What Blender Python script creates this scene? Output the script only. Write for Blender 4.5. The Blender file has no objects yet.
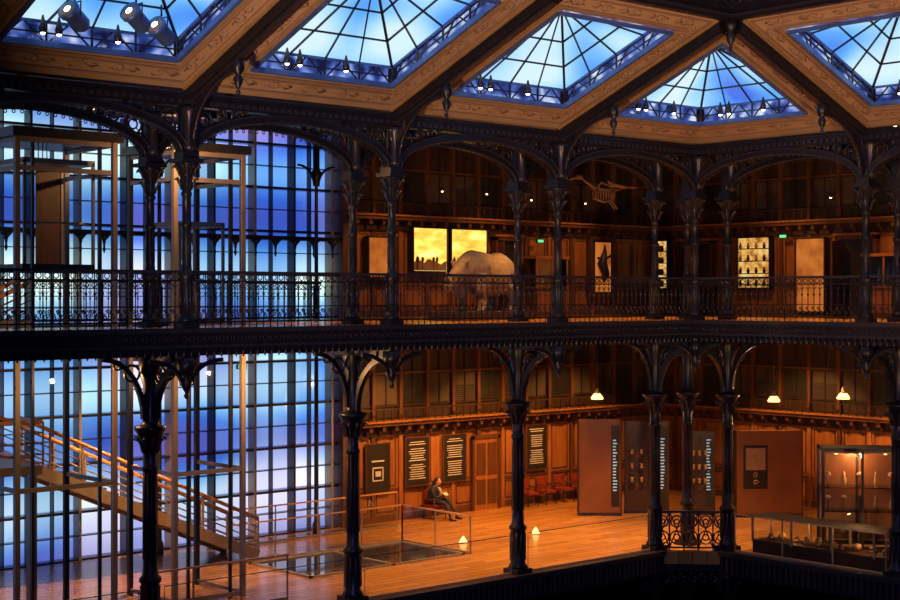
import bpy, math, random
from mathutils import Vector, Matrix
random.seed(4)
L=5.305; W=1.41
ZC=4.72; SL=0.4034
ZL=-6.4           # lower gallery floor level
pi=math.pi
# ------------------------------------------------------------------ materials
MATS={}
def newmat(name):
    m=bpy.data.materials.new(name); m.use_nodes=True
    MATS[name]=m
    return m, m.node_tree.nodes, m.node_tree.links, m.node_tree.nodes['Principled BSDF']
def pm(name,c1,c2=None,rough=.5,metal=0.,scale=3.,stretch=(1,1,1),em=None,es=0.,bump=0.,coat=0.):
    m,n,l,b=newmat(name)
    b.inputs['Roughness'].default_value=rough; b.inputs['Metallic'].default_value=metal
    c2=c2 or tuple(x*.7 for x in c1)
    tc=n.new('ShaderNodeTexCoord'); mp=n.new('ShaderNodeMapping'); mp.inputs['Scale'].default_value=stretch
    no=n.new('ShaderNodeTexNoise'); no.inputs['Scale'].default_value=scale; no.inputs['Detail'].default_value=4
    rp=n.new('ShaderNodeValToRGB'); rp.color_ramp.elements[0].position=.3; rp.color_ramp.elements[1].position=.7
    rp.color_ramp.elements[0].color=(*c1,1); rp.color_ramp.elements[1].color=(*c2,1)
    l.new(tc.outputs['Object'],mp.inputs['Vector']); l.new(mp.outputs['Vector'],no.inputs['Vector'])
    l.new(no.outputs['Fac'],rp.inputs['Fac']); l.new(rp.outputs['Color'],b.inputs['Base Color'])
    if em: 
        b.inputs['Emission Color'].default_value=(*em,1); b.inputs['Emission Strength'].default_value=es
    if bump:
        bp=n.new('ShaderNodeBump'); bp.inputs['Strength'].default_value=bump; bp.inputs['Distance'].default_value=.02
        l.new(no.outputs['Fac'],bp.inputs['Height']); l.new(bp.outputs['Normal'],b.inputs['Normal'])
    return m
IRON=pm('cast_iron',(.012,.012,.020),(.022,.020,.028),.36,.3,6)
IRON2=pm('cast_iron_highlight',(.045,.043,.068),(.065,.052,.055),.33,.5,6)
WOOD=pm('oak_panelling',(.38,.14,.034),(.25,.08,.02),.42,0,2.5,(3,3,.5),bump=.1)
WOODD=pm('dark_oak',(.045,.02,.011),(.027,.012,.008),.45,0,2.5,(3,3,.5))
WOODM=pm('mid_oak',(.14,.05,.018),(.08,.03,.011),.45,0,2.5,(3,3,.5))
GREY=pm('grey_blind',(.085,.055,.036),(.06,.038,.026),.6,0,1.5)
CREAM=pm('painted_ceiling',(.56,.36,.205),(.46,.285,.16),.7,0,1.2)
ORN=pm('painted_ornament',(.29,.17,.095),(.34,.21,.12),.7,0,4)
GOLD=pm('gilt_trim',(.55,.34,.15),(.42,.25,.1),.45,.3,4)
STEEL=pm('painted_steel',(.36,.27,.19),(.28,.21,.15),.4,.2,3)
STEELD=pm('dark_steel',(.035,.035,.05),(.06,.05,.05),.35,.6,3)
STEELB=pm('skylight_steel',(.10,.20,.50),(.06,.12,.36),.4,.3,3)
HAND=pm('beech_handrail',(.80,.38,.12),(.65,.28,.08),.35,0,4,(1,6,6))
RED=pm('red_upholstery',(.30,.03,.015),(.20,.02,.012),.6,0,8)
BLACK=pm('black_board',(.015,.013,.012),(.025,.02,.018),.4,0,3)
BGLASS=pm('dark_floor_glass',(.03,.028,.035),(.045,.035,.04),.06,0,3)
WHITE=pm('white_print',(.75,.72,.65),(.65,.6,.5),.6,0,3)
CARAMEL=pm('exhibit_panel_brown',(.24,.085,.027),(.17,.06,.02),.4,0,1.2)
CARD=pm('exhibit_panel_dark',(.05,.022,.014),(.035,.016,.012),.35,0,1.2)
SKIN=pm('skin',(.62,.36,.25),(.52,.28,.19),.5,0,9)
HAIR=pm('hair_dark',(.03,.018,.012),(.05,.03,.02),.5,0,20,(1,1,.2))
CLOTH=pm('dark_coat',(.035,.035,.05),(.02,.02,.03),.8,0,14)
CLOTH2=pm('pale_scarf',(.55,.50,.45),(.45,.40,.36),.8,0,14)
HIDE=pm('rhino_hide',(.27,.185,.12),(.17,.115,.075),.7,0,7,bump=.6)
HORN=pm('horn',(.16,.11,.08),(.10,.07,.05),.4,0,10,(1,1,.3))
BONE=pm('old_bone',(.60,.32,.14),(.42,.21,.09),.5,0,6)
BONED=pm('dark_old_bone',(.26,.13,.055),(.16,.08,.035),.5,0,6)
DARKCEIL=pm('dark_ceiling',(.03,.016,.011),(.04,.022,.014),.7,0,1)
GROUND=pm('dark_ground_floor',(.010,.006,.005),(.014,.008,.006),.7,0,1)
LAMP=pm('lamp_glow',(1,.8,.5),None,.5,em=(1,.62,.22),es=14)
LAMPS=pm('lamp_glow_soft',(1,.8,.5),None,.5,em=(1,.55,.15),es=3.5)
LAMPW=pm('lamp_glow_white',(1,.95,.9),None,.5,em=(.85,.92,1),es=7)
GREEN=pm('exit_sign_glow',(.1,.8,.4),None,.5,em=(.1,.8,.3),es=1.)
STRIP=pm('backlit_text',(.3,.4,.45),None,.5,scale=30,em=(.45,.75,.85),es=.45)
def emis(name,cols,scale,strength,stretch=(1,1,1),rough=.15,detail=3.):
    m,n,l,b=newmat(name)
    b.inputs['Base Color'].default_value=(.02,.02,.03,1); b.inputs['Roughness'].default_value=rough
    tc=n.new('ShaderNodeTexCoord'); mp=n.new('ShaderNodeMapping'); mp.inputs['Scale'].default_value=stretch
    no=n.new('ShaderNodeTexNoise'); no.inputs['Scale'].default_value=scale; no.inputs['Detail'].default_value=detail
    rp=n.new('ShaderNodeValToRGB'); e=rp.color_ramp.elements
    k=len(cols)
    e[0].position=.3; e[0].color=(*cols[0],1); e[1].position=.7; e[1].color=(*cols[-1],1)
    for i in range(1,k-1):
        x=e.new(.3+.4*i/(k-1)); x.color=(*cols[i],1)
    l.new(tc.outputs['Object'],mp.inputs['Vector']); l.new(mp.outputs['Vector'],no.inputs['Vector'])
    l.new(no.outputs['Fac'],rp.inputs['Fac']); l.new(rp.outputs['Color'],b.inputs['Emission Color'])
    b.inputs['Emission Strength'].default_value=strength
    return m,n,l,b,rp,tc
SKYG=emis('skylight_glass',[(.04,.18,.80),(.12,.42,1.),(.36,.70,1.),(.66,.88,1.)],.6,1.05,detail=.5)[0]
CURBG=emis('skylight_curb_glow',[(.005,.01,.06),(.03,.06,.30),(.15,.25,.7),(.75,.85,1.)],2.6,.9,detail=1.)[0]  # bright and dark patches painted into the glow of the curb panels
LAND=emis('lightbox_landscape',[(.65,.26,.03),(1.,.6,.08),(1.,.88,.34)],1.3,1.5,(1,1,3),detail=7)[0]
ORLIT=emis('orange_panel_glow',[(.40,.07,.01),(.85,.24,.035)],2.,.7)[0]
SHELF=emis('lit_showcase',[(.35,.12,.02),(1.,.5,.1),(1.,.8,.35)],5.,.8)[0]
# blue curtain wall: back-lit panels; each storey glows cyan low down and violet higher up
m,n,l,b=newmat('backlit_blue_glass')
b.inputs['Base Color'].default_value=(.02,.02,.03,1); b.inputs['Roughness'].default_value=.1
tc=n.new('ShaderNodeTexCoord'); sx=n.new('ShaderNodeSeparateXYZ'); cx=n.new('ShaderNodeCombineXYZ'); l.new(tc.outputs['Object'],sx.inputs[0])
l.new(sx.outputs['X'],cx.inputs['X']); l.new(sx.outputs['Z'],cx.inputs['Y'])
no=n.new('ShaderNodeTexNoise'); no.inputs['Scale'].default_value=.3; no.inputs['Detail'].default_value=.5; l.new(tc.outputs['Object'],no.inputs['Vector'])
def math_(op,a,b_=None,c_=None):
    q=n.new('ShaderNodeMath'); q.operation=op
    for i,v in enumerate((a,b_,c_)):
        if v is None: continue
        if isinstance(v,(int,float)): q.inputs[i].default_value=v
        else: l.new(v,q.inputs[i])
    return q.outputs[0]
sn=math_('SINE',math_('MULTIPLY_ADD',sx.outputs['Z'],2*pi/3.2,-.9))
fac=math_('MULTIPLY_ADD',sn,.24,math_('MULTIPLY_ADD',no.outputs['Fac'],1.0,.03))
rp=n.new('ShaderNodeValToRGB'); e=rp.color_ramp.elements
e[0].position=.15; e[0].color=(.14,.17,.80,1); e[1].position=.9; e[1].color=(.60,.90,1,1)
for p_,c_ in ((.35,(.06,.22,.92,1)),(.55,(.16,.46,1,1)),(.72,(.36,.70,1,1))):
    x=e.new(p_); x.color=c_
l.new(fac,rp.inputs['Fac'])
n2=n.new('ShaderNodeTexNoise'); n2.inputs['Scale'].default_value=.22; n2.inputs['Detail'].default_value=0; mp=n.new('ShaderNodeMapping'); mp.inputs['Location'].default_value=(17,3,9)
l.new(tc.outputs['Object'],mp.inputs['Vector']); l.new(mp.outputs['Vector'],n2.inputs['Vector'])
vr=n.new('ShaderNodeValToRGB'); vr.color_ramp.elements[0].position=.46; vr.color_ramp.elements[0].color=(0,0,0,1); vr.color_ramp.elements[1].position=.66; vr.color_ramp.elements[1].color=(.75,.75,.75,1); l.new(n2.outputs['Fac'],vr.inputs['Fac'])
mv=n.new('ShaderNodeMix'); mv.data_type='RGBA'; l.new(vr.outputs['Color'],mv.inputs['Factor']); l.new(rp.outputs['Color'],mv.inputs[6]); mv.inputs[7].default_value=(.60,.58,1,1)
br=n.new('ShaderNodeTexBrick'); br.offset=0; br.inputs['Scale'].default_value=1
br.inputs['Brick Width'].default_value=1.4; br.inputs['Row Height'].default_value=1.28; br.inputs['Mortar Size'].default_value=.06
br.inputs['Mortar Smooth'].default_value=.9
br.inputs['Color1'].default_value=(.5,.58,.78,1); br.inputs['Color2'].default_value=(1.75,1.45,1.12,1); br.inputs['Mortar'].default_value=(.2,.3,.6,1)
l.new(cx.outputs[0],br.inputs['Vector'])
mx=n.new('ShaderNodeMix'); mx.data_type='RGBA'; mx.blend_type='MULTIPLY'; mx.inputs['Factor'].default_value=1
l.new(mv.outputs[2],mx.inputs[6]); l.new(br.outputs['Color'],mx.inputs[7]); l.new(mx.outputs[2],b.inputs['Emission Color'])
l.new(math_('MULTIPLY_ADD',sn,.2,1.0),b.inputs['Emission Strength'])
BLUE=m
# glass
m=bpy.data.materials.new('clear_glass'); m.use_nodes=True; n=m.node_tree.nodes; l=m.node_tree.links
n.remove(n['Principled BSDF']); o=n['Material Output']
tr=n.new('ShaderNodeBsdfTransparent'); tr.inputs[0].default_value=(.93,.95,.96,1); gl=n.new('ShaderNodeBsdfGlossy'); gl.inputs['Roughness'].default_value=.03
fr=n.new('ShaderNodeFresnel'); fr.inputs[0].default_value=1.4; mxs=n.new('ShaderNodeMixShader')
l.new(fr.outputs[0],mxs.inputs[0]); l.new(tr.outputs[0],mxs.inputs[1]); l.new(gl.outputs[0],mxs.inputs[2]); l.new(mxs.outputs[0],o.inputs[0])
GLASS=m
# parquet
m,n,l,b=newmat('parquet_floor'); b.inputs['Roughness'].default_value=.24
tc=n.new('ShaderNodeTexCoord'); br=n.new('ShaderNodeTexBrick'); br.inputs['Scale'].default_value=1
br.inputs['Brick Width'].default_value=1.6; br.inputs['Row Height'].default_value=.28; br.inputs['Mortar Size'].default_value=.008
br.inputs['Color1'].default_value=(.56,.25,.07,1); br.inputs['Color2'].default_value=(.40,.165,.045,1); br.inputs['Mortar'].default_value=(.09,.035,.013,1)
l.new(tc.outputs['Object'],br.inputs['Vector']); l.new(br.outputs['Color'],b.inputs['Base Color'])
FLOOR=m
# ------------------------------------------------------------------ mesh builder
class MB:
    def __init__(s): s.v=[]; s.f=[]; s.m=[]; s.sm=[]; s.mats=[]
    def mi(s,mat):
        if mat not in s.mats: s.mats.append(mat)
        return s.mats.index(mat)
    def add(s,vs,fs,mat,smooth=False,M=None):
        o=len(s.v)
        if M is not None: vs=[tuple(M@Vector(p)) for p in vs]
        s.v+= [tuple(p) for p in vs]
        k=s.mi(mat)
        for f in fs: s.f.append(tuple(i+o for i in f)); s.m.append(k); s.sm.append(smooth)
    def box(s,x0,x1,y0,y1,z0,z1,mat,M=None):
        vs=[(x,y,z) for z in (z0,z1) for y in (y0,y1) for x in (x0,x1)]
        s.add(vs,[(0,2,3,1),(4,5,7,6),(0,1,5,4),(2,6,7,3),(0,4,6,2),(1,3,7,5)],mat,False,M)
    def bar(s,a,b,w,h,mat,up=(0,0,1)):
        a=Vector(a); b=Vector(b); d=(b-a); ln=d.length; d.normalize(); up=Vector(up)
        if abs(d.dot(up))>.99: up=Vector((1,0,0))
        r=d.cross(up).normalized(); u=r.cross(d)
        vs=[]
        for p in (a,b):
            for sr,su in ((-1,-1),(1,-1),(1,1),(-1,1)): vs.append(p+r*sr*w/2+u*su*h/2)
        s.add(vs,[(0,1,2,3),(7,6,5,4),(0,4,5,1),(1,5,6,2),(2,6,7,3),(3,7,4,0)],mat)
    def lathe(s,prof,mat,cx=0,cy=0,cz=0,seg=12,M=None,smooth=True):
        vs=[];fs=[]
        for r,z in prof:
            for i in range(seg):
                a=2*pi*i/seg; vs.append((cx+r*math.cos(a),cy+r*math.sin(a),cz+z))
        for j in range(len(prof)-1):
            for i in range(seg):
                k=(i+1)%seg; fs.append((j*seg+i,j*seg+k,(j+1)*seg+k,(j+1)*seg+i))
        fs.append(tuple(range(seg))[::-1]); fs.append(tuple((len(prof)-1)*seg+i for i in range(seg)))
        s.add(vs,fs,mat,smooth,M)
    def tube(s,pts,r,mat,seg=6,closed=False,radii=None,flat=1.,M=None):
        pts=[Vector(p) for p in pts]; n=len(pts); vs=[];fs=[]
        ref=None
        for i,p in enumerate(pts):
            if closed: t=pts[(i+1)%n]-pts[i-1]
            else: t=pts[min(i+1,n-1)]-pts[max(i-1,0)]
            t.normalize()
            if ref is None:
                ref=Vector((0,0,1)) if abs(t.z)<.9 else Vector((0,1,0))
            u=(ref-t*ref.dot(t)); 
            if u.length<1e-4: u=Vector((1,0,0))-t*t.x
            u.normalize(); ref=u; w=t.cross(u)
            rr=radii[i] if radii else r
            for k in range(seg):
                a=2*pi*k/seg; vs.append(p+u*math.cos(a)*rr+w*math.sin(a)*rr*flat)
        m_=n if closed else n-1
        for j in range(m_):
            a=j*seg; b_=((j+1)%n)*seg
            for k in range(seg):
                k2=(k+1)%seg; fs.append((a+k,a+k2,b_+k2,b_+k))
        if not closed:
            fs.append(tuple(range(seg))[::-1]); fs.append(tuple((n-1)*seg+i for i in range(seg)))
        s.add(vs,fs,mat,True,M)
    def ring(s,c,R,r,mat,axis='y',n=14,seg=5,a0=0,a1=None):
        c=Vector(c); pts=[]
        full=a1 is None; a1=a1 if a1 is not None else 2*pi
        N=n if full else n+1
        for i in range(N):
            a=a0+(a1-a0)*i/n
            if axis=='y': pts.append(c+Vector((R*math.cos(a),0,R*math.sin(a))))
            elif axis=='x': pts.append(c+Vector((0,R*math.cos(a),R*math.sin(a))))
            else: pts.append(c+Vector((R*math.cos(a),R*math.sin(a),0)))
        s.tube(pts,r,mat,seg,full)
    def sphere(s,c,rx,ry,rz,mat,seg=14,rows=9,M=None):
        vs=[];fs=[]
        for j in range(rows+1):
            ph=-pi/2+pi*j/rows
            for i in range(seg):
                a=2*pi*i/seg; vs.append((c[0]+rx*math.cos(ph)*math.cos(a),c[1]+ry*math.cos(ph)*math.sin(a),c[2]+rz*math.sin(ph)))
        for j in range(rows):
            for i in range(seg):
                k=(i+1)%seg; fs.append((j*seg+i,j*seg+k,(j+1)*seg+k,(j+1)*seg+i))
        s.add(vs,fs,mat,True,M)
    def mesh(s,name):
        me=bpy.data.meshes.new(name); me.from_pydata(s.v,[],s.f)
        for m_ in s.mats: me.materials.append(m_)
        me.polygons.foreach_set('material_index',s.m); me.polygons.foreach_set('use_smooth',s.sm)
        me.update(); return me
    def obj(s,name,loc=(0,0,0),rz=0,parent=None):
        return place(s.mesh(name),name,loc,rz,parent)
def place(me,name,loc=(0,0,0),rz=0,parent=None):
    o=bpy.data.objects.new(name,me); o.location=loc; o.rotation_euler=(0,0,rz)
    bpy.context.scene.collection.objects.link(o)
    if parent: o.parent=parent
    return o
def spiral(c,R,turns,a0,sgn,ax=('x','z'),n=18,shrink=.15):
    pts=[]
    for i in range(n+1):
        t=i/n; r=R*(1-(1-shrink)*t); a=a0+sgn*turns*2*pi*t
        d={'x':0,'y':0,'z':0}; d[ax[0]]=r*math.cos(a); d[ax[1]]=r*math.sin(a)
        pts.append((c[0]+d['x'],c[1]+d['y'],c[2]+d['z']))
    return pts
NL=5; NR=3   # bays on each side
XL=-L*NL; YR=-L*NR
# ------------------------------------------------------------------ columns (upper)
c=MB()
c.box(-.19,.19,-.19,.19,0,.12,IRON)
c.lathe([(.17,.12),(.18,.17),(.135,.22),(.135,.95),(.17,1.0),(.17,1.08),(.11,1.14),(.095,1.3),(.09,2.0),(.12,2.03),(.12,2.09),(.088,2.12),(.083,2.62),(.11,2.65),(.11,2.7),(.09,2.74),(.11,2.95),(.16,3.12),(.24,3.26),(.25,3.3)],IRON,seg=12)
c.box(-.25,.25,-.25,.25,3.3,3.38,IRON); c.box(-.18,.18,-.18,.18,3.38,3.52,IRON)
for i in range(8):
    a=2*pi*i/8; M=Matrix.Rotation(a,4,'Z')
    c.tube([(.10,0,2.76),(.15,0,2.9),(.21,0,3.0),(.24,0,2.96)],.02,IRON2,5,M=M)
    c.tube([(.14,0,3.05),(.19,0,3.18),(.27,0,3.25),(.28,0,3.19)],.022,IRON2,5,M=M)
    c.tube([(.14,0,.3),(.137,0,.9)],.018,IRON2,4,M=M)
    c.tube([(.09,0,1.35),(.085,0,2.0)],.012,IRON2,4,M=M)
c.box(-.12,.12,-.12,.12,3.5,4.45,IRON)
c.lathe([(.10,3.52),(.15,3.6),(.12,3.66),(.12,4.2),(.16,4.3),(.17,4.4)],IRON2,cy=-.12,seg=8)
COLU=c.mesh('iron_column')
front=[(-L*k,0) for k in range(0,NL+1)]+[(0,-L*k) for k in range(1,NR+1)]
back=[(-L*k,W) for k in range(0,NL+1)]+[(W,-L*k) for k in range(0,NR+1)]+[(W,W)]
for p in front+back: place(COLU,'iron_column',(p[0],p[1],0))
# lower columns
c=MB()
c.box(-.26,.26,-.26,.26,ZL,ZL+.14,IRON)
c.lathe([(.24,ZL+.14),(.25,ZL+.2),(.19,ZL+.28),(.19,ZL+1.1),(.23,ZL+1.14),(.23,ZL+1.2),(.16,ZL+1.28),(.145,ZL+1.6),(.14,-3.0),(.17,-2.97),(.17,-2.9),(.14,-2.86),(.14,-2.55),(.17,-2.4),(.27,-2.2),(.33,-2.12),(.33,-2.05),(.2,-2.03),(.16,-1.95),(.15,-1.2),(.22,-.95),(.24,-.75),(.24,-.5)],IRON,seg=14)
for i in range(10):
    M=Matrix.Rotation(2*pi*i/10,4,'Z')
    c.tube([(.14,0,ZL+1.6),(.135,0,-3.0)],.02,IRON2,4,M=M)
    c.tube([(.15,0,-2.6),(.2,0,-2.4),(.3,0,-2.27),(.33,0,-2.34)],.028,IRON2,5,M=M)
    c.tube([(.19,0,ZL+.35),(.19,0,ZL+1.05)],.02,IRON2,4,M=M)
c.lathe([(.2,-12),(.2,-7.4),(.3,-7.2),(.32,-7.0),(.24,-6.95),(.24,ZL)],IRON,seg=12)
for i in range(8):
    M=Matrix.Rotation(2*pi*i/8,4,'Z'); c.tube([(.2,0,-7.6),(.27,0,-7.4),(.36,0,-7.2),(.38,0,-7.3)],.03,IRON2,5,M=M)
COLL=c.mesh('lower_iron_column')
for p in back: place(COLL,'lower_iron_column',(p[0],p[1],0))
def bracket_mesh():
    b=MB()
    pts=[]
    for i in range(11):
        t=pi/2*i/10; pts.append((0,W-.15-(W-.25)*(1-math.cos(t)),-2.0+1.25*math.sin(t)))
    for i in range(10): b.bar(pts[i],pts[i+1],.13,.12,IRON,up=(1,0,0))
    b.box(-.08,.08,0,W,-.72,-.56,IRON)
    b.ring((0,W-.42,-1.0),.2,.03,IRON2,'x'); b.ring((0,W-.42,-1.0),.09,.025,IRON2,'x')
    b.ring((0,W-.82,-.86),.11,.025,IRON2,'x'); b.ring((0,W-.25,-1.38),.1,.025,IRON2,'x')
    b.lathe([(.02,-1.42),(.06,-1.36),(.03,-1.3),(.09,-1.2),(.12,-1.08),(.07,-.98),(.14,-.9),(.2,-.8),(.2,-.6)],IRON,seg=10)
    for sg in (-1,1):
        q=[(sg*(.15+.95*(1-math.cos(pi/2*i/8))),W,-1.9+1.25*math.sin(pi/2*i/8)) for i in range(9)]
        for i in range(8): b.bar(q[i],q[i+1],.1,.1,IRON,up=(0,1,0))
        b.ring((sg*.42,W,-.95),.17,.028,IRON2,'y'); b.ring((sg*.75,W,-.78),.09,.022,IRON2,'y')
        q=[(sg*(.1+.75*(1-math.cos(pi/2*i/8))),0,-1.15+.5*math.sin(pi/2*i/8)) for i in range(9)]
        for i in range(8): b.bar(q[i],q[i+1],.08,.07,IRON,up=(0,1,0))
    return b.mesh('balcony_bracket')
BR=bracket_mesh()
for k in range(1,NL): place(BR,'balcony_bracket',(-L*k,0,0))
for k in range(1,NR+1): place(BR,'balcony_bracket',(0,-L*k,0),-pi/2)
place(BR,'balcony_bracket',(0,0,0)); place(BR,'balcony_bracket',(0,0,0),-pi/2)
# ------------------------------------------------------------------ arches
def arch_mesh():
    a=MB(); half=L/2-.17; zs=3.5; rise=.78; N=28
    def P(t,off):
        ang=pi*t; x=L/2-half*math.cos(ang); z=zs+rise*math.sin(ang)
        nx=-math.cos(ang)*rise; nz=math.sin(ang)*half; q=math.hypot(nx,nz)
        return (x+nx/q*off, z+nz/q*off)
    vs=[];fs=[]
    for i in range(N+1):
        for off,y in ((0,-.13),(0,.13),(.12,.13),(.12,-.13)):
            x,z=P(i/N,off); vs.append((x,y,z))
    for i in range(N):
        for k in range(4): k2=(k+1)%4; fs.append((i*4+k,i*4+k2,i*4+4+k2,i*4+4+k))
    a.add(vs,fs,IRON)
    for off,r in ((-.01,.025),(.13,.02)):
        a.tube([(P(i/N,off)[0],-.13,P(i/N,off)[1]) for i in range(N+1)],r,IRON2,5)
    for i in range(1,44):
        t=i/44; x,z=P(t,-.05); a.ring((x,0,z),.035,.012,IRON,'y',6,4)
    for sg in (0,1):
        X=lambda x: x if sg==0 else L-x
        for x,z,r in ((.40,4.17,.2),(.84,4.31,.11),(1.14,4.36,.07),(1.38,4.39,.05)):
            a.ring((X(x),0,z),r,.026,IRON2,'y'); a.ring((X(x),0,z),r*.5,.02,IRON2,'y',10)
            for q in range(4):
                an=pi/4+q*pi/2; a.bar((X(x)+r*.45*math.cos(an),0,z+r*.45*math.sin(an)),(X(x)+r*math.cos(an),0,z+r*math.sin(an)),.02,.02,IRON)
        a.tube([(X(.17),0,4.42),(X(.19),0,3.9),(X(.3),0,3.85)],.025,IRON2,5)
        a.tube(spiral((X(.24),0,3.93),.08,1.2,0,1,n=12),.016,IRON2,4)
    a.box(0,L,-.15,.15,4.42,4.54,IRON); a.box(0,L,-.2,.2,4.54,4.60,IRON); a.box(0,L,-.24,.24,4.60,4.67,IRON)
    n_=30
    for i in range(n_): 
        x=(i+.5)*L/n_; a.box(x-.05,x+.05,-.21,-.14,4.46,4.54,IRON2)
    return a.mesh('arcade_arch')
AR=arch_mesh()
for k in range(1,NL+1):
    place(AR,'arcade_arch',(-L*k,0,0)); place(AR,'arcade_arch',(-L*k,W,0))
for k in range(0,NR):
    place(AR,'arcade_arch',(0,-L*k,0),-pi/2); place(AR,'arcade_arch',(W,-L*k,0),-pi/2)
# ------------------------------------------------------------------ railing + fascia
def rail_mesh(LN=L,n_=30):
    r=MB()
    r.box(0,LN,-.05,.05,1.09,1.15,IRON2); r.box(0,LN,-.025,.025,.93,.96,IRON); r.box(0,LN,-.03,.03,.1,.135,IRON); r.box(0,LN,-.02,.02,.42,.44,IRON)
    for i in range(n_):
        x=(i+.5)*LN/n_; w=LN/n_
        r.tube([(x,0,.0),(x,0,1.1)],.014,IRON,4)
        r.ring((x+w/2,0,1.025),.055,.012,IRON,'y',8,4)
        r.tube(spiral((x+w/2-.03,0,.23),.058,1.1,pi/2,1,n=9),.013,IRON2,4)
        r.tube(spiral((x+w/2+.03,0,.34),.048,1.1,-pi/2,1,n=9),.013,IRON2,4)
        r.lathe([(.012,-.05),(.03,0),(.012,.05)],IRON2,x,0,.68,6)
        r.tube([(x-.06,0,.87),(x,0,.79),(x+.06,0,.87)],.011,IRON,4)
    return r.mesh('balcony_railing')
RL=rail_mesh()
def fascia_mesh():
    r=MB()
    r.box(0,L,-.12,.14,-.10,.0,IRON2); r.box(0,L,-.05,.14,-.34,-.10,IRON); r.box(0,L,-.08,.14,-.40,-.34,IRON2); r.box(0,L,0,.14,-.56,-.4,IRON)
    n_=30
    for i in range(n_):
        x=(i+.5)*L/n_; 
        r.ring((x,-.06,-.22),.06,.012,IRON2,'y',8,4)
        r.box(x-.035,x+.035,-.10,0,-.47,-.40,IRON)
        r.lathe([(.005,-.60),(.03,-.55),(.015,-.5),(.03,-.45)],IRON2,x,-.05,0,6)
    return r.mesh('balcony_fascia')
FA=fascia_mesh()
for k in range(1,NL+1):
    place(RL,'balcony_railing',(-L*k,0,0)); place(FA,'balcony_fascia',(-L*k,0,0))
for k in range(0,NR):
    place(RL,'balcony_railing',(0,-L*k,0),-pi/2); place(FA,'balcony_fascia',(0,-L*k,0),-pi/2)
# added deck, railing and columns standing in for a gallery reflected in the glazing
for k in range(2,NL+1):
    place(RL,'balcony_railing',(-L*k,9.75,-.1)); 
s=MB(); s.box(XL,-5.3,9.6,10.35,-.4,-.1,IRON)
for k in range(1,NL+1):
    x=-L*k-.05
    s.lathe([(.12,ZL),(.12,ZL+.3),(.07,ZL+.4),(.06,-1.0),(.14,-.6),(.16,-.4)],IRON,x,9.9,0,10)
    s.lathe([(.1,-.1),(.1,.9),(.06,1.0),(.05,3.9),(.12,4.1),(.16,4.3),(.1,4.4),(.1,5.5)],IRON,x,9.9,0,10)
    for sg in (-1,1):
        for zb in (-1.1,3.9):
            q=[(x+sg*(.07+.6*(1-math.cos(pi/2*i/6))),9.9,zb+.6*math.sin(pi/2*i/6)) for i in range(7)]
            for i in range(6): s.bar(q[i],q[i+1],.06,.06,IRON,up=(0,1,0))
s.obj('reflected_gallery')
# chamfer ornate railing on lower level at the corner
r=MB(); LC=W*math.sqrt(2)
r.box(0,LC,-.04,.04,1.04,1.1,IRON2); r.box(0,LC,-.03,.03,.06,.1,IRON2)
for i in range(5):
    x=(i+.5)*LC/5
    r.ring((x,0,.8),.16,.024,IRON2); r.ring((x,0,.36),.18,.024,IRON2); r.ring((x,0,.8),.07,.018,IRON); r.ring((x,0,.36),.08,.018,IRON)
    r.tube([(x-.19,0,.1),(x,0,.58),(x+.19,0,1.04)],.02,IRON,5); r.tube([(x+.19,0,.1),(x,0,.58),(x-.19,0,1.04)],.02,IRON,5)
for i in range(6): r.tube([(i*LC/5,0,0),(i*LC/5,0,1.08)],.022,IRON,5)
r.box(0,LC,-.1,.1,-.55,-.02,IRON); r.box(0,LC,-.18,.1,-.14,-.02,IRON2)
for i in range(6): r.tube(spiral((.2+i*LC/7,-.1,-.75),.15,1.1,pi/2,1,n=12),.03,IRON2,5)
r.obj('ornate_corner_railing',(0,W,ZL),-pi/4)
# ------------------------------------------------------------------ floors
def slab(name,boxes,mat,matb=None):
    s=MB()
    for b in boxes: s.box(*b,mat)
    return s.obj(name)
slab('floor_upper_gallery',[(XL,0.14,.14,2.0,-.3,-.003),(.14,10.5,YR,10.5,-.3,-.003),(-10.6,.14,2.0,9.5,-.3,-.003),(-3.8,.14,9.5,10.5,-.3,-.003)],FLOOR)
slab('ceiling_lower_gallery',[(XL,0.3,.3,2.0,-.5,-.3),(.3,10.5,YR,10.5,-.5,-.3),(-10.6,.3,2.0,9.5,-.5,-.3),(-3.8,.3,9.5,10.5,-.5,-.3)],DARKCEIL)
s=MB()
poly=[(XL,1.2),(-.05,1.2),(1.2,-.05),(1.2,YR),(10.5,YR),(10.5,10.5),(XL,10.5)]
nn=len(poly)
s.add([(x,y,ZL) for x,y in poly]+[(x,y,ZL-.35) for x,y in poly],[tuple(range(nn))]+[tuple(range(2*nn-1,nn-1,-1))]+[(i,i+nn,(i+1)%nn+nn,(i+1)%nn) for i in range(nn)],FLOOR)
s.obj('floor_lower_gallery')
s=MB()
s.box(XL,0,1.08,1.2,ZL-.62,ZL+.02,IRON); s.box(XL,0,1.0,1.2,ZL-.1,ZL+.03,IRON2); s.box(1.08,1.2,YR,0,ZL-.62,ZL+.02,IRON); s.box(1.0,1.2,YR,0,ZL-.1,ZL+.03,IRON2)
for i in range(150):
    x=-i*.177-.1
    if x>XL: s.box(x-.04,x+.04,1.02,1.1,ZL-.55,ZL-.12,IRON2)
    if x>YR: s.box(1.02,1.1,x-.04,x+.04,ZL-.55,ZL-.12,IRON2)
s.obj('trim_floor_edge')
slab('floor_ground',[(XL-12,11.5,YR-16,11.5,-12.3,-12.)],GROUND)
slab('wall_ground_storey',[(XL,4.0,4.0,4.3,-12,ZL-.35),(4.0,4.3,YR,4.3,-12,ZL-.35)],WOODD)
slab('ceiling_upper_gallery',[(XL,.28,.28,10.5,5.55,5.7),(.28,10.5,YR,10.5,5.55,5.7)],DARKCEIL)
s=MB()
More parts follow.
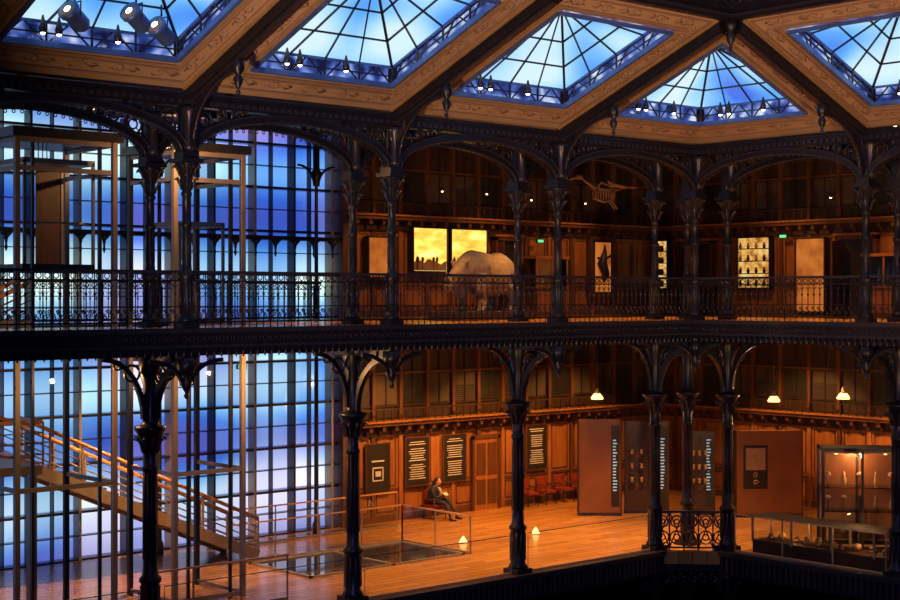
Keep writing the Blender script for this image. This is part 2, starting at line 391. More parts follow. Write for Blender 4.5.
for k in range(0,NL+1): s.box(-L*k-.12,-L*k+.12,.4,(9.4 if k<3 else 1.9),-.72,-.5,IRON)
for k in range(0,NR): s.box(.4,10.4,-L*k-.12,-L*k+.12,-.72,-.5,IRON)
s.obj('trim_beams')
# ------------------------------------------------------------------ sloped ceiling, ribs, skylights
def zs(q): return ZC+SL*q
def slope_panel(name,outer,inner):
    s=MB(); n_=len(outer)
    s.add(list(outer)+list(inner),[(i,(i+1)%n_,(i+1)%n_+n_,i+n_) for i in range(n_)],CREAM)
    for i in range(n_):
        a=Vector(inner[i]); b=Vector(inner[(i+1)%n_])
        s.bar(a,b,.09,.11,STEELB); 
        dz=Vector((0,0,-.03))
        for f_,w_,m_ in ((.84,.05,GOLD),(.74,.02,ORN),(.36,.025,ORN)):
            o1=Vector(outer[i]).lerp(a,f_); o2=Vector(outer[(i+1)%n_]).lerp(b,f_)
            s.bar(o1+dz,o2+dz,w_,.03,m_)
        e1=Vector(outer[i]).lerp(a,.56)+dz*.4; e2=Vector(outer[(i+1)%n_]).lerp(b,.56)+dz*.4
        ln=(e2-e1).length; cnt=max(3,int(ln/.85)); t=(e2-e1).normalized()
        nrm=(Vector(outer[(i+1)%n_])-Vector(outer[i])).cross(a-Vector(outer[i])).normalized(); w=nrm.cross(t)
        for j in range(cnt):
            cc=e1.lerp(e2,(j+.5)/cnt); sg=1 if j%2 else -1
            pts=[]
            for q in range(13):
                u_=q/12; rr=.15*(1-.85*u_); an=u_*2.2*pi
                pts.append(cc+t*(rr*math.cos(an)-.12)+w*sg*rr*math.sin(an))
            s.tube(pts,.014,ORN,4)
            s.tube([cc-t*.3-w*sg*.02,cc-w*sg*.10,cc+t*.2+w*sg*.05,cc+t*.38+w*sg*.0],.013,ORN,4)
            for q in (-1,1): s.tube([cc+t*.12,cc+t*.22+w*q*.07,cc+t*.34+w*q*.05],.02,ORN,4,radii=[.008,.03,.006])
    return s.obj(name)
def skylight(name,inner,up=.4,apex=.85,nl=(0,)):
    s=MB(); n_=len(inner); I=[Vector(p) for p in inner]; T=[p+Vector((0,0,up)) for p in I]
    A=sum(T,Vector())/n_+Vector((0,0,apex)); Cn=sum(I,Vector())/n_
    for i in range(n_):
        j=(i+1)%n_
        s.bar(T[i],T[j],.05,.06,STEELB)
        cnt=4
        out=((I[i]+I[j])/2-Cn); out.z=0; out.normalize(); o=out*.14
        s.add([I[i]+o,I[j]+o,T[j]+o,T[i]+o],[(0,1,2,3)],CURBG)
        for k in range(cnt):
            a=I[i].lerp(I[j],k/cnt); b=T[i].lerp(T[j],(k+.5)/cnt); c_=I[i].lerp(I[j],(k+1)/cnt)
            s.bar(a,b,.025,.03,STEELD); s.bar(b,c_,.025,.03,STEELD)
            s.bar(a,T[i].lerp(T[j],k/cnt),.035,.035,STEELD)
        s.bar(I[i].lerp(T[i],.5),I[j].lerp(T[j],.5),.03,.03,STEELD)
        s.add([T[i],T[j],A],[(0,1,2)],SKYG)
        m_=4; dz=Vector((0,0,-.02))
        for k in range(m_):
            s.bar(T[i].lerp(T[j],k/m_)+dz,A+dz,.03 if k else .055,.04,STEELD)
        for fr_ in (.3,.6):
            s.bar(T[i].lerp(A,fr_)+dz,T[j].lerp(A,fr_)+dz,.028,.04,STEELD)
    for i in nl:
        j=(i+1)%n_
        for f_ in (.2,.29,.64):
            p=I[i].lerp(I[j],f_)+Vector((0,0,.2)); d=(Cn-p); d.z=0; p=p+d.normalized()*.12
            s.lathe([(.06,-.02),(.08,.06),(.05,.16),(.015,.3)],STEELD,p.x,p.y,p.z,8)
            s.sphere((p.x,p.y,p.z-.02),.05,.05,.04,LAMPW,8,5)
    return s.obj(name)
MX=.85; Q0=1.05; Q1=4.35
def inner_quad(x0,x1,q0,q1):
    return [(x0,-q0,zs(q0)),(x1,-q0,zs(q0)),(x1,-q1,zs(q1)),(x0,-q1,zs(q1))]
def rot(p): return (p[1],-p[0],p[2])
for k in range(2,NL+1):
    x=-L*k
    out=[(x,0,zs(0)),(x+L,0,zs(0)),(x+L,-L,zs(L)),(x,-L,zs(L))]
    inn=inner_quad(x+MX,x+L-MX,Q0,Q1)
    slope_panel('ceiling_cove_panel',out,inn); skylight('window_skylight',inn)
for k in range(1,NR):
    x=L*k
    out=[rot(p) for p in [(x,0,zs(0)),(x+L,0,zs(0)),(x+L,-L,zs(L)),(x,-L,zs(L))]]
    inn=[rot(p) for p in inner_quad(x+MX,x+L-MX,Q0,Q1)]
    slope_panel('ceiling_cove_panel',out,inn); skylight('window_skylight',inn)
P2=(-L,0,zs(0)); P3=(0,0,zs(0)); P4=(0,-L,zs(0)); C=(-L,-L,zs(L))
def ins(p,f=.38):
    x=p[0]+(-L/2-p[0])*f; y=p[1]+(-L/2-p[1])*f
    return (x,y,zs(min(-x,-y)))
inn=[ins(P2),ins(P3),ins(P4),ins(C)]
slope_panel('ceiling_cove_panel',[P2,P3,P4,C],inn)
skylight('window_skylight',inn,.42,.95,(0,1))
# ribs
def rib_mesh():
    r=MB()
    r.bar((0,-.2,zs(.2)-.17),(0,-L+.2,zs(L-.2)-.17),.30,.24,IRON); r.bar((0,-.2,zs(.2)-.31),(0,-L+.2,zs(L-.2)-.31),.16,.08,IRON2)
    for sx_ in (-.19,.19): r.bar((sx_,-.2,zs(.2)-.06),(sx_,-L+.2,zs(L-.2)-.06),.05,.06,GOLD)
    pts=[(0,-.2-1.6*(1-math.cos(pi/2*i/12)),3.6+1.4*math.sin(pi/2*i/12)) for i in range(13)]
    for i in range(12): r.bar(pts[i],pts[i+1],.14,.12,IRON,up=(1,0,0))
    r.tube([(0,p[1]-.03,p[2]-.07) for p in pts],.035,IRON2,5)
    for y,z,q in ((-.36,4.35,.13),(-.58,4.68,.11),(-.95,4.9,.1),(-.34,4.0,.07)):
        r.ring((0,y+.05,z),q,.03,IRON2,'x'); 
    r.lathe([(.01,-.55),(.05,-.48),(.02,-.42),(.07,-.33),(.1,-.22),(.05,-.14),(.11,-.06),(.13,.05),(.1,.25)],IRON,0,-1.85,5.0,10)
    return r.mesh('iron_rib')
RB=rib_mesh()
for k in range(1,NL+1): place(RB,'iron_rib',(-L*k,0,0))
for k in range(1,NR+1): place(RB,'iron_rib',(0,-L*k,0),-pi/2)
# ring beam
r=MB(); zr=zs(L)
for w,z0,z1,mt in ((.10,zr-.16,zr+.05,IRON),(.16,zr-.1,zr-.04,IRON2),(.14,zr+.05,zr+.9,IRON)):
    r.box(XL,-L+w,-L-w,-L+w,z0,z1,mt); r.box(-L-w,-L+w,YR,-L-w,z0,z1,mt)
r.lathe([(.01,-.75),(.05,-.65),(.03,-.6),(.08,-.5),(.12,-.38),(.06,-.3),(.12,-.2),(.15,-.05)],IRON,-L,-L,zr-.1,10)
for i in range(60):
    x=-L-.3-i*.35
    if x>XL: r.ring((x,-L-.16,zr+.3),.13,.02,IRON2,'y',10,4)
    if x>YR: r.ring((-L-.16,x,zr+.3),.13,.02,IRON2,'x',10,4)
r.obj('trim_ring_beam')
slab('ceiling_lantern',[(XL,-L,YR-2,-L,zr+.9,zr+1.05)],WOODM)
# ------------------------------------------------------------------ back walls
def wall_storey(s,x0,x1,zb,top):
    H=3.1
    s.box(x0,x1,0,.2,zb,zb+top,WOODD)
    s.box(x0,x1,-.04,0,zb,zb+H,WOOD)
    n_=max(1,round((x1-x0)/1.15)); w=(x1-x0)/n_
    s.box(x0,x1,-.10,-.04,zb,zb+.22,WOODM); s.box(x0,x1,-.08,-.04,zb+.95,zb+1.03,WOODM)
    for i in range(n_+1):
        x=x0+i*w; s.box(x-.07,x+.07,-.11,-.04,zb,zb+H-.35,WOODM if i%2 else WOOD)
    for i in range(n_):
        xa=x0+i*w+.16; xb=x0+(i+1)*w-.16
        for z0,z1 in ((zb+.3,zb+.88),(zb+1.1,zb+2.6)):
            for q in ((xa,xb,z0,z0+.03),(xa,xb,z1-.03,z1),(xa,xa+.03,z0,z1),(xb-.03,xb,z0,z1)):
                s.box(q[0],q[1],-.065,-.04,q[2],q[3],WOODM)
    s.box(x0,x1,-.5,0,zb+H-.08,zb+H+.03,WOODM); s.box(x0,x1,-.58,0,zb+H+.03,zb+H+.08,WOOD); s.box(x0,x1,-.16,-.04,zb+H-.4,zb+H-.08,WOODD)
    m_=int((x1-x0)/.5)
    for i in range(m_):
        x=x0+(i+.5)*(x1-x0)/m_; s.box(x-.06,x+.06,-.42,-.04,zb+H-.24,zb+H-.08,WOODM); s.box(x-.05,x+.05,-.25,-.04,zb+H-.36,zb+H-.24,WOODM)
    s.box(x0,x1,-.52,-.49,zb+H+.42,zb+H+.46,WOODD)
    for i in range(int((x1-x0)/.3)): s.box(x0+i*.3,x0+i*.3+.03,-.52,-.49,zb+H+.08,zb+H+.42,WOODD)
    for i in range(n_+1):
        x=x0+i*w; s.box(x-.06,x+.06,-.14,0,zb+H+.1,zb+top,WOODM)
    for i in range(n_):
        xa=x0+i*w+.06; xb=x0+(i+1)*w-.06; xm=(xa+xb)/2
        s.box(xa+.05,xb-.05,-.03,0,zb+H+.55,zb+H+1.45,GREY if i%3!=2 else BLACK)
        s.box(xa,xb,-.09,0,zb+H+1.5,zb+H+1.57,WOODM); s.box(xm-.02,xm+.02,-.07,0,zb+H+.5,zb+top,WOODD)
        s.box(xa,xb,-.06,0,zb+H+.48,zb+H+.53,WOODD)
        if i%2==0:
            for q in range(7): s.box(xa+.08,xb-.08,-.06,-.03,zb+H+.6+q*.07,zb+H+.63+q*.07,BLACK)
s=MB(); wall_storey(s,-3.9,10.5,ZL,5.9); wall_storey(s,-3.9,10.5,0,5.55); s.box(-3.9,10.5,0,.2,-.5,0,WOODD)
s.obj('wall_back_left',(0,10.5,0))
s=MB(); wall_storey(s,-10.5,16,ZL,5.9); wall_storey(s,-10.5,16,0,5.55); s.box(-10.5,16,0,.2,-.5,0,WOODD)
s.obj('wall_back_right',(10.5,0,0),-pi/2)
s=MB(); s.box(XL-.5,XL-.3,.2,10.7,-12,5.6,WOODD); s.obj('wall_end_left')
# blue glazed curtain wall
s=MB(); s.box(XL,-3.9,10.95,11.05,ZL,5.55,BLUE); s.obj('window_blue_glazing')
s=MB()
nx=0; x=-4.3
while x>XL:
    t=.035 if nx%2==0 else .014
    s.box(x-t,x+t,10.5 if nx%2==0 else 10.65,10.85,ZL,5.5,STEEL if nx%4==0 else STEELD)
    x-=.7; nx+=1
z=ZL; i=0
while z<5.5:
    t=.035 if i%2==0 else .012
    s.box(XL,-3.9,10.55,10.8,z-t,z+t,STEELD); z+=.64; i+=1
s.box(XL,-3.9,10.4,10.9,-.42,-.1,IRON); s.box(XL,-3.9,10.4,10.9,2.30,2.42,IRON)  # upper band and its drops imitate the balcony's reflection in the glass
for q in range(int((-3.9-XL)/.7)):
    x=-4.3-q*.7
    for zz in (2.3,-.42): s.lathe([(.01,-.5),(.05,-.4),(.03,-.3),(.06,-.15),(.2,0)],IRON,x,10.5,zz,6)
s.box(-4.05,-3.75,10.3,10.9,ZL,5.55,WOODM)
s.obj('window_frame_blue_glazing')
# ------------------------------------------------------------------ lift shafts
def tower(name,x0,x1,y0,y1,cz,panel):
    s=MB()
    H=3.95
    for x in (x0,x1):
        for y in (y0,y1): s.box(x-.055,x+.055,y-.055,y+.055,ZL,H,STEEL if y==y0 else STEELD)
    for x in (x0+.35,x1-.35): s.box(x-.03,x+.03,y0-.03,y0+.03,ZL,H,STEELD)
    for z in (ZL+.1,-3.4,-.3,3.3,H-.05):
        s.box(x0,x1,y0-.04,y0+.04,z-.05,z+.05,STEEL)
        for x in (x0,x1): s.box(x-.035,x+.035,y0,y1,z-.045,z+.045,STEEL)
    s.box(x0-.15,x1+.15,y0-.15,y1+.15,H,H+.2,STEELD)
    s.box(x0+.02,x1-.02,y0-.01,y0+.01,ZL+.1,H,GLASS)
    for dx in (-.1,0,.1): s.tube([((x0+x1)/2+dx,(y0+y1)/2,cz+2.4),((x0+x1)/2+dx,(y0+y1)/2,H)],.012,STEELD,4)
    a,b,c_,d=x0+.3,x1-.3,y0+.3,y1-.4
    s.box(a,b,c_,d,cz,cz+.12,STEELD); s.box(a,b,c_,d,cz+2.25,cz+2.36,STEEL)
    for x in (a,b-.06):
        for y in (c_,d-.06): s.box(x,x+.06,y,y+.06,cz,cz+2.3,STEEL)
    if panel: s.box(b-.65,b-.05,d-.04,d,cz+.1,cz+2.3,WOODM)
    s.tube([(a+.1,c_+.1,cz+1.0),(b-.1,c_+.1,cz+1.0)],.025,HAND,6)
    s.box(a+.05,b-.05,d-.03,d-.02,cz+.1,cz+2.3,GLASS)
    return s.obj(name)
tower('lift_shaft',-14.0,-12.17,3.6,5.6,.0,False)
tower('lift_shaft',-18.0,-15.75,3.2,5.4,1.2,True)
s=MB()
s.box(-14.3,-11.9,2.0,3.5,-.28,-.02,STEELD); s.box(-18,-15.5,2.0,3.1,-.28,-.02,STEELD)
s.obj('lift_landing_footbridge')
# ------------------------------------------------------------------ stairs
def stair(name,xa,za,xb,zb,y0,y1):
    s=MB(); n_=20
    for i in range(n_):
        x=xa+(xb-xa)*i/n_; z=za+(zb-za)*(i+1)/n_; w=(xb-xa)/n_
        s.box(min(x,x+w*1.1),max(x,x+w*1.1),y0+.05,y1-.05,z-.05,z,WOOD)
    for y in (y0,y1):
        s.bar((xa,y,za-.02),(xb,y,zb-.12),.07,.30,STEEL)
        s.tube([(xa,y,za+.98),(xb,y,zb+.98)],.05,HAND,8)
        for h in (.2,.38,.56,.74): s.tube([(xa,y,za+h),(xb,y,zb+h)],.016,STEEL,5)
        for i in range(9):
            t=i/8; x=xa+(xb-xa)*t; z=za+(zb-za)*t; s.box(x-.025,x+.025,y-.02,y+.02,z-.0,z+.98,STEEL)
    return s.obj(name)
stair('staircase',-9.0,ZL+.1,-15.9,-3.2,7.6,9.1)
stair('staircase',-16.1,0,-22.9,-3.05,6.4,7.3)
s=MB(); s.box(-24,-15.98,6.1,9.2,-3.45,-3.25,STEEL)
for x,y in ((-16.2,9.1),(-16.2,6.2),(-23.8,9.1),(-23.8,6.2)): s.box(x-.09,x+.09,y-.09,y+.09,ZL,-3.45,STEEL)
for h in (.25,.5,.75,1.0): s.tube([(-24,6.12,-3.25+h),(-15.98,6.12,-3.25+h),(-15.98,7.5,-3.25+h)],.05 if h==1.0 else .016,HAND if h==1.0 else STEEL,6)
for i in range(7): s.box(-24+i*1.34-.02,-24+i*1.34+.02,6.1,6.14,-3.25,-2.25,STEEL)
s.obj('stair_landing')
# ------------------------------------------------------------------ glass balustrades
def glass_rail(name,pts,h=1.05,rail=HAND,rw=.05,post=.015,sp=1.5):
    s=MB(); n_=len(pts)
    for i in range(n_-1):
        a=Vector((*pts[i],0)); b=Vector((*pts[(i+1)%n_],0)); d=(b-a); m_=max(1,round(d.length/sp))
        s.bar(a+Vector((0,0,h)),b+Vector((0,0,h)),rw,rw*.8,rail)
        s.bar(a+Vector((0,0,.04)),b+Vector((0,0,.04)),.05,.06,STEEL)
        for k in range(m_+1):
            p=a.lerp(b,k/m_); s.box(p.x-post,p.x+post,p.y-post,p.y+post,0,h,STEEL)
        t=Vector((-d.y,d.x,0)).normalized()*.006
        s.add([a+t+Vector((0,0,.1)),b+t+Vector((0,0,.1)),b+t+Vector((0,0,h-.04)),a+t+Vector((0,0,h-.04))],[(0,1,2,3)],GLASS)
    return s.obj(name,(0,0,ZL))
for k in range(0,NL):
    glass_rail('glass_balustrade',[(-L*(k+1)+.3,1.35),(-L*k-.3,1.35)],1.0,STEELD,.02,.006,5)
for k in range(0,NR):
    glass_rail('glass_balustrade',[(1.35,-L*(k+1)+.3),(1.35,-L*k-.3)],1.05,STEEL,.04,.015,1.6)
glass_rail('glass_balustrade',[(-10.2,7.2),(-4.3,7.2),(-4.3,4.3)],1.05,HAND,.05,.015,1.5)
glass_rail('glass_balustrade',[(-8.6,9.5),(-2.6,9.5)],1.05,HAND)
glass_rail('glass_balustrade',[(-11.6,2.6),(-15.4,2.6)],1.05,HAND)
s=MB(); s.box(-9.6,-4.5,4.4,7.0,ZL+.004,ZL+.012,BGLASS)
for q in ((-9.65,-4.45,4.35,4.43),(-9.65,-4.45,6.97,7.05),(-9.65,-9.57,4.35,7.05),(-4.53,-4.45,4.35,7.05),(-7.0,-6.9,4.35,7.05)): s.box(*q,ZL,ZL+.05,STEEL)
s.obj('floor_glass_hatch')
# ------------------------------------------------------------------ posters / panels
def poster(name,x,z0,w,h,kind):
    s=MB(); y=10.38
    s.box(x-w/2,x+w/2,y-.03,y,z0,z0+h,BLACK)
    for q in ((x-w/2-.03,x-w/2,z0,z0+h),(x+w/2,x+w/2+.03,z0,z0+h),(x-w/2-.03,x+w/2+.03,z0+h,z0+h+.03),(x-w/2-.03,x+w/2+.03,z0-.03,z0)): s.box(q[0],q[1],y-.045,y,q[2],q[3],WOODM)
    random.seed(int(x*10)+50)
    if kind=='text':
        n_=17
        for i in range(n_):
            zz=z0+h*.92-i*h*.82/n_; ww=w*random.uniform(.5,.74)
            if i not in(2,9): s.box(x-ww/2,x+ww/2,y-.036,y-.03,zz-.022,zz,WHITE)
    else:
        for q in ((x-.22,x+.22,z0+.75,z0+.79),(x-.22,x+.22,z0+.35,z0+.39),(x-.22,x-.18,z0+.35,z0+.79),(x+.18,x+.22,z0+.35,z0+.79),(x-.1,x+.12,z0+.5,z0+.66),(x-.25,x+.25,z0+.95,z0+1.0)): s.box(q[0],q[1],y-.036,y-.03,q[2],q[3],WHITE)
    return s.obj(name)
poster('wall_poster',-2.65,ZL+.95,.92,1.5,'draw')
poster('wall_poster',-1.05,ZL+1.05,.95,1.5,'text')
poster('wall_poster',.55,ZL+1.05,.95,1.5,'text')
poster('wall_poster',4.3,ZL+1.15,.95,1.5,'text')
s=MB(); s.box(1.35,2.5,-.16,-.12,0,2.35,WOOD)
for q in ((1.3,1.4,0,2.45),(2.45,2.55,0,2.45),(1.3,2.55,2.35,2.47)): s.box(q[0],q[1],-.2,-.12,q[2],q[3],WOODM)
for z0,z1 in ((.2,1.0),(1.15,2.2)):
    for xa in (1.5,2.0): s.box(xa,xa+.4,-.18,-.16,z0,z1,WOODM)
s.sphere((1.48,-.2,1.05),.035,.035,.035,GOLD); s.obj('door_1',(0,10.5,ZL))
def exhibit(name,x,y,w,h,side,strip=True,ang=-41.7,img=False,mat=CARAMEL):
    s=MB()
    s.box(-w/2,w/2,-.12,.12,0,h,mat); s.box(-w/2-.02,w/2+.02,-.14,.14,0,.1,STEELD)
    s.box(-w/2-.015,-w/2+.03,-.13,.13,.1,h,WOODD); s.box(w/2-.03,w/2+.015,-.13,.13,.1,h,WOODD)
    if strip:
        s.box(w/2-.32,w/2-.06,-.135,-.12,.3,h-.2,BLACK)
        for i in range(17):
            ww=random.uniform(.08,.14); s.box(w/2-.27,w/2-.27+ww,-.142,-.135,.8+i*.1,.84+i*.1,STRIP)
        if mat is CARD:
          for i in range(4):
            for j in range(2): s.box(-w/2+.1+j*.25,-w/2+.25+j*.25,-.135,-.12,.8+i*.5,1.0+i*.5,WOODM if (i+j)%2 else BLACK)
    if img:
        s.box(-w/2+.25,-w/2+1.05,-.135,-.12,.9,2.3,BLACK); s.box(-w/2+.33,-w/2+.97,-.14,-.135,1.5,2.2,ORN)
        for i in range(5): s.tube(spiral((-w/2+.65,-.15,1.1+i*.24),.1,1.2,i,1,n=8),.014,GOLD,4)
        s.box(w/2-.04,w/2+.02,-.1,1.3,0,h,CARAMEL)
    if side=='objects':
        for i in range(3):
            for j in range(3): 
                s.lathe([(.01,0),(.06,.05),(.04,.14),(.07,.18)],GOLD,-w/2+.2+i*w*.22,-.2,1.0+j*.45,8)
                s.box(-w/2+.12+i*w*.22,-w/2+.28+i*w*.22,-.28,-.12,.97+j*.45,1.0+j*.45,STEELD)
    return s.obj(name,(x,y,ZL),math.radians(ang))
exhibit('exhibit_panel',3.75,6.95,1.38,3.1,None,True)
exhibit('exhibit_panel',5.3,6.3,1.4,3.0,'objects',True,mat=CARD)
exhibit('exhibit_panel',6.3,4.9,.9,2.7,'objects',True,mat=CARD)
exhibit('exhibit_panel',7.0,4.0,.8,2.6,None,True,mat=CARD)
exhibit('exhibit_panel',7.6,3.2,2.2,2.75,None,False,-35,True)
def showcase(name,x,y,w,d,h,ang=0,z=ZL):
    s=MB(); 
    s.box(-w/2,w/2,-d/2,d/2,0,.25,WOODD); s.box(-w/2,w/2,-d/2,d/2,h-.1,h,STEELD)
    s.box(-w/2,w/2,d/2-.02,d/2,.25,h,CARAMEL)
    for sx_ in (-w/2,0,w/2):
        for sy in (-d/2,d/2): s.box(sx_-.035,sx_+.035,sy-.035,sy+.035,.2,h,STEELD)
    for zz in (.26,h-.12):
        for sy in (-d/2,d/2): s.box(-w/2,w/2,sy-.03,sy+.03,zz-.02,zz+.03,GOLD)
    s.box(-w/2+.03,w/2-.03,-d/2-.005,-d/2+.005,.25,h-.1,GLASS)
    for zz in (1.15,1.8): s.box(-w/2+.05,w/2-.05,-d/2+.06,d/2-.06,zz,zz+.02,GLASS)
    random.seed(7)
    for zz in (.28,1.17,1.82):
        for i in range(5):
            xx=-w/2+.2+i*(w-.4)/4; r_=random.uniform(.04,.09); k_=random.random()
            if k_<.4: s.lathe([(r_*.6,0),(r_,.08),(r_*1.1,.18),(r_*.5,.26),(r_*.7,.32),(.01,.40)],random.choice([BONE,WOODM]),xx,0,zz,9)
            elif k_<.7:
                s.tube([(xx,0,zz),(xx,0,zz+.25)],.012,STEELD,5); s.sphere((xx,0,zz+.32),.09,.06,.07,BONE,9,6)
            else: s.box(xx-.12,xx+.12,-.06,.06,zz,zz+.05,WOODM); s.tube([(xx-.1,0,zz+.1),(xx,0,zz+.2),(xx+.12,0,zz+.12)],.03,BONE,6)
    for i in (-1,0,1): s.sphere((i*w/3.2,-.2,h-.16),.05,.05,.03,LAMP,8,5)
    return s.obj(name,(x,y,z),math.radians(ang))
showcase('glass_showcase',3.95,-2.55,2.1,1.0,2.9,-48)
showcase('glass_showcase',4.6,-6.4,2.2,1.0,2.75,-90)
# long display counter along the right edge
s=MB(); CX0,CX1=1.75,2.6
s.box(CX0,CX1,-9.5,-.6,0,.35,WOODD); s.box(CX0-.05,CX1+.05,-9.55,-.55,.98,1.02,STEELD)
for y in [-.6-1.27*i for i in range(8)]:
    for x in (CX0,CX1): s.box(x-.025,x+.025,y-.025,y+.025,.3,1.0,STEEL)
s.box(CX0,CX0+.01,-9.5,-.6,.35,.98,GLASS)
random.seed(3)
for i in range(22):
    y=-.9-i*.39; h_=random.uniform(.12,.3); xx=2.15+random.uniform(-.2,.2)
    if i%3==0: s.lathe([(.09,0),(.1,h_*.3),(.05,h_*.6),(.08,h_*.8),(.01,h_)],random.choice([BONE,WOODM]),xx,y,.36,8)
    elif i%3==1: s.sphere((xx,y,.36+h_*.4),.12,.1,h_*.4,random.choice([BONE,GOLD]),8,6)
    else: s.box(xx-.12,xx+.12,y-.1,y+.1,.36,.40,WOOD); s.tube([(xx,y-.08,.42),(xx,y,.5),(xx,y+.1,.44)],.03,BONE,6)
for i in range(7): s.sphere((2.2,-1.2-i*1.27,.94),.05,.05,.03,LAMP,8,5)
s.obj('display_counter',(0,0,ZL))
# ------------------------------------------------------------------ upper gallery exhibits
def lightbox(name,x0,x1,z0,z1,mat,right=False,shelves=False):
    s=MB(); y=-.3
    s.box(x0,x1,y,-.12,z0,z1,BLACK); s.box(x0+.05,x1-.05,y-.01,y,z0+.05,z1-.05,mat)
    for q in ((x0,x0+.05,z0,z1),(x1-.05,x1,z0,z1),(x0,x1,z0,z0+.05),(x0,x1,z1-.05,z1)): s.box(q[0],q[1],y-.06,y,q[2],q[3],WOODD)
    if mat is LAND:
        random.seed(int(x0*7)+30); zc=z0+(z1-z0)*.18
        pts=[(x0+.06+(x1-x0-.12)*j/12,y-.015,zc+.2*random.random()) for j in range(13)]
        s.add([(p[0],p[1],p[2]) for p in pts]+[(x1-.06,y-.015,z0+.06),(x0+.06,y-.015,z0+.06)],[tuple(range(15))],ORN)
        for i in range(5):
            xx=random.uniform(x0+.15,x1-.15); s.tube([(xx,y-.02,z0+.1),(xx,y-.02,zc+.1+random.random()*.2)],.012,WOODM,4); s.sphere((xx,y-.025,zc+.15),.06,.01,.09,WOODM,8,5)
    if shelves:
        random.seed(5)
        for j in range(4):
            zz=z0+.1+j*(z1-z0-.1)/4; s.box(x0,x1,y-.2,y,zz-.015,zz+.015,WOODD)
            for i in range(4): s.lathe([(.04,0),(.06,.08),(.03,.16),(.04,.2)],random.choice([BONE,WOODM,BLACK]),x0+.2+i*(x1-x0-.4)/3,y-.1,zz+.015,8)
    return s.obj(name,(10.5,0,0) if right else (0,10.5,0),-pi/2 if right else 0)
lightbox('landscape_lightbox',-1.4,.1,1.4,2.85,LAND); lightbox('landscape_lightbox',.2,1.85,1.4,2.85,LAND)
lightbox('orange_lit_panel',-3.2,-2.0,1.2,2.5,ORLIT)
s=MB(); s.box(6.85,8.05,-.3,-.12,.6,2.75,WOODM); s.box(6.95,7.95,-.31,-.3,.7,2.65,BLACK); s.box(7.05,7.85,-.32,-.31,.8,2.55,ORLIT)
s.tube([(7.45,-.4,2.5),(7.45,-.4,2.2),(7.3,-.4,1.8),(7.5,-.4,1.4),(7.4,-.4,1.15)],.05,BLACK,7,radii=[.01,.08,.2,.15,.04]); s.tube([(7.1,-.4,2.0),(7.35,-.4,1.9),(7.8,-.4,2.1)],.05,BLACK,6)
s.obj('hanging_specimen_case',(0,10.5,0))
lightbox('lit_wall_showcase',-6.4,-5.0,.9,2.7,SHELF,True,True)
lightbox('lit_wall_showcase',-10.1,-9.5,.9,2.7,SHELF,True,True)
lightbox('lit_wall_showcase',4.9,5.7,1.1,1.9,SHELF,False,True)
lightbox('orange_lit_panel',-4.0,-2.8,.1,2.6,ORLIT,True)  # orange door drawn as a glowing panel, its light put into the emission
lightbox('orange_lit_panel',.0,1.6,.3,1.5,ORLIT,True)
# half-open dark doorways with deep reveals
for nm,loc,rz,x0,x1 in (('door_2',(0,10.5,0),0,2.3,3.3),('door_3',(10.5,0,0),-pi/2,-8.9,-7.6),('door_4',(10.5,0,0),-pi/2,-2.3,-1.0)):
    s=MB(); s.box(x0,x1,-.16,-.12,0,2.5,BLACK)
    for q in ((x0-.1,x0,0,2.6),(x1,x1+.1,0,2.6),(x0-.1,x1+.1,2.5,2.62)): s.box(q[0],q[1],-.35,-.12,q[2],q[3],WOODM)
    s.box(x0-.18,x1+.18,-.42,-.12,2.62,2.7,WOOD)
    s.box(x0,x0+.05,-.16-.45*(x1-x0),-.16,0,2.45,WOODM)
    s.obj(nm,loc,rz)
for nm,x,y,z,rz in (('exit_sign',4.2,10.1,2.45,0),('exit_sign',10.1,4.4,2.6,-pi/2),('exit_sign',-8.3,9.45,-1.4,0)):
    s=MB(); s.box(-.15,.15,-.04,.04,0,.13,STEELD); s.box(-.13,.13,-.05,-.04,.02,.11,GREEN); s.box(-.01,.01,-.01,.01,.13,.5,STEELD); s.obj(nm,(x,y,z),rz)
def cabinet(name,x,y,rz):
    s=MB(); s.box(-.75,.75,-.3,.3,0,.9,WOODM); s.box(-.8,.8,-.33,.33,.9,.96,WOOD); s.box(-.75,.75,.2,.3,.96,1.9,WOODD); s.box(-.8,.8,-.33,.33,1.9,2.0,WOOD)
    for x_ in (-.72,0,.72): s.box(x_-.03,x_+.03,-.3,-.25,.96,1.9,WOOD)
    for x_ in (-.7,.05): s.box(x_,x_+.65,-.32,-.3,.12,.8,WOOD)
    s.box(-.7,.7,-.29,-.285,.96,1.9,GLASS)
    return s.obj(name,(x,y,0),rz)
for x in (4.3,): cabinet('wooden_cabinet',x-.1,9.8,0)
for y in (.2,-4): cabinet('wooden_cabinet',9.8,y,-pi/2)
# ------------------------------------------------------------------ lights helpers / pendants
def light(name,loc,e,col,r=.1,spot=None,blend=.6):
    d=bpy.data.lights.new(name,'SPOT' if spot else 'POINT'); d.energy=e; d.color=col; d.shadow_soft_size=r
    o=bpy.data.objects.new(name,d); o.location=loc; bpy.context.scene.collection.objects.link(o)
    if spot:
        d.spot_size=math.radians(spot[1]); d.spot_blend=blend
        o.rotation_euler=(Vector(spot[0])-Vector(loc)).to_track_quat('-Z','Y').to_euler()
    return o
def pendant(x,y,z,ztop,e=60):
    s=MB(); s.tube([(0,0,.25),(0,0,ztop-z)],.012,STEELD,5)
    s.lathe([(.03,.26),(.05,.2),(.06,.14),(.10,.1)],GOLD,seg=14); s.lathe([(.17,-.07),(.18,-.03),(.13,.05),(.06,.14)],LAMPS,seg=14)
    s.obj('pendant_lamp',(x,y,z))
    light('pendant_light',(x,y,z-.16),e,(1,.6,.25),.06)
pendant(.45,4,-2.3,-.5); pendant(4,.34,-2.35,-.5); pendant(4,-2.0,-2.15,-.5)
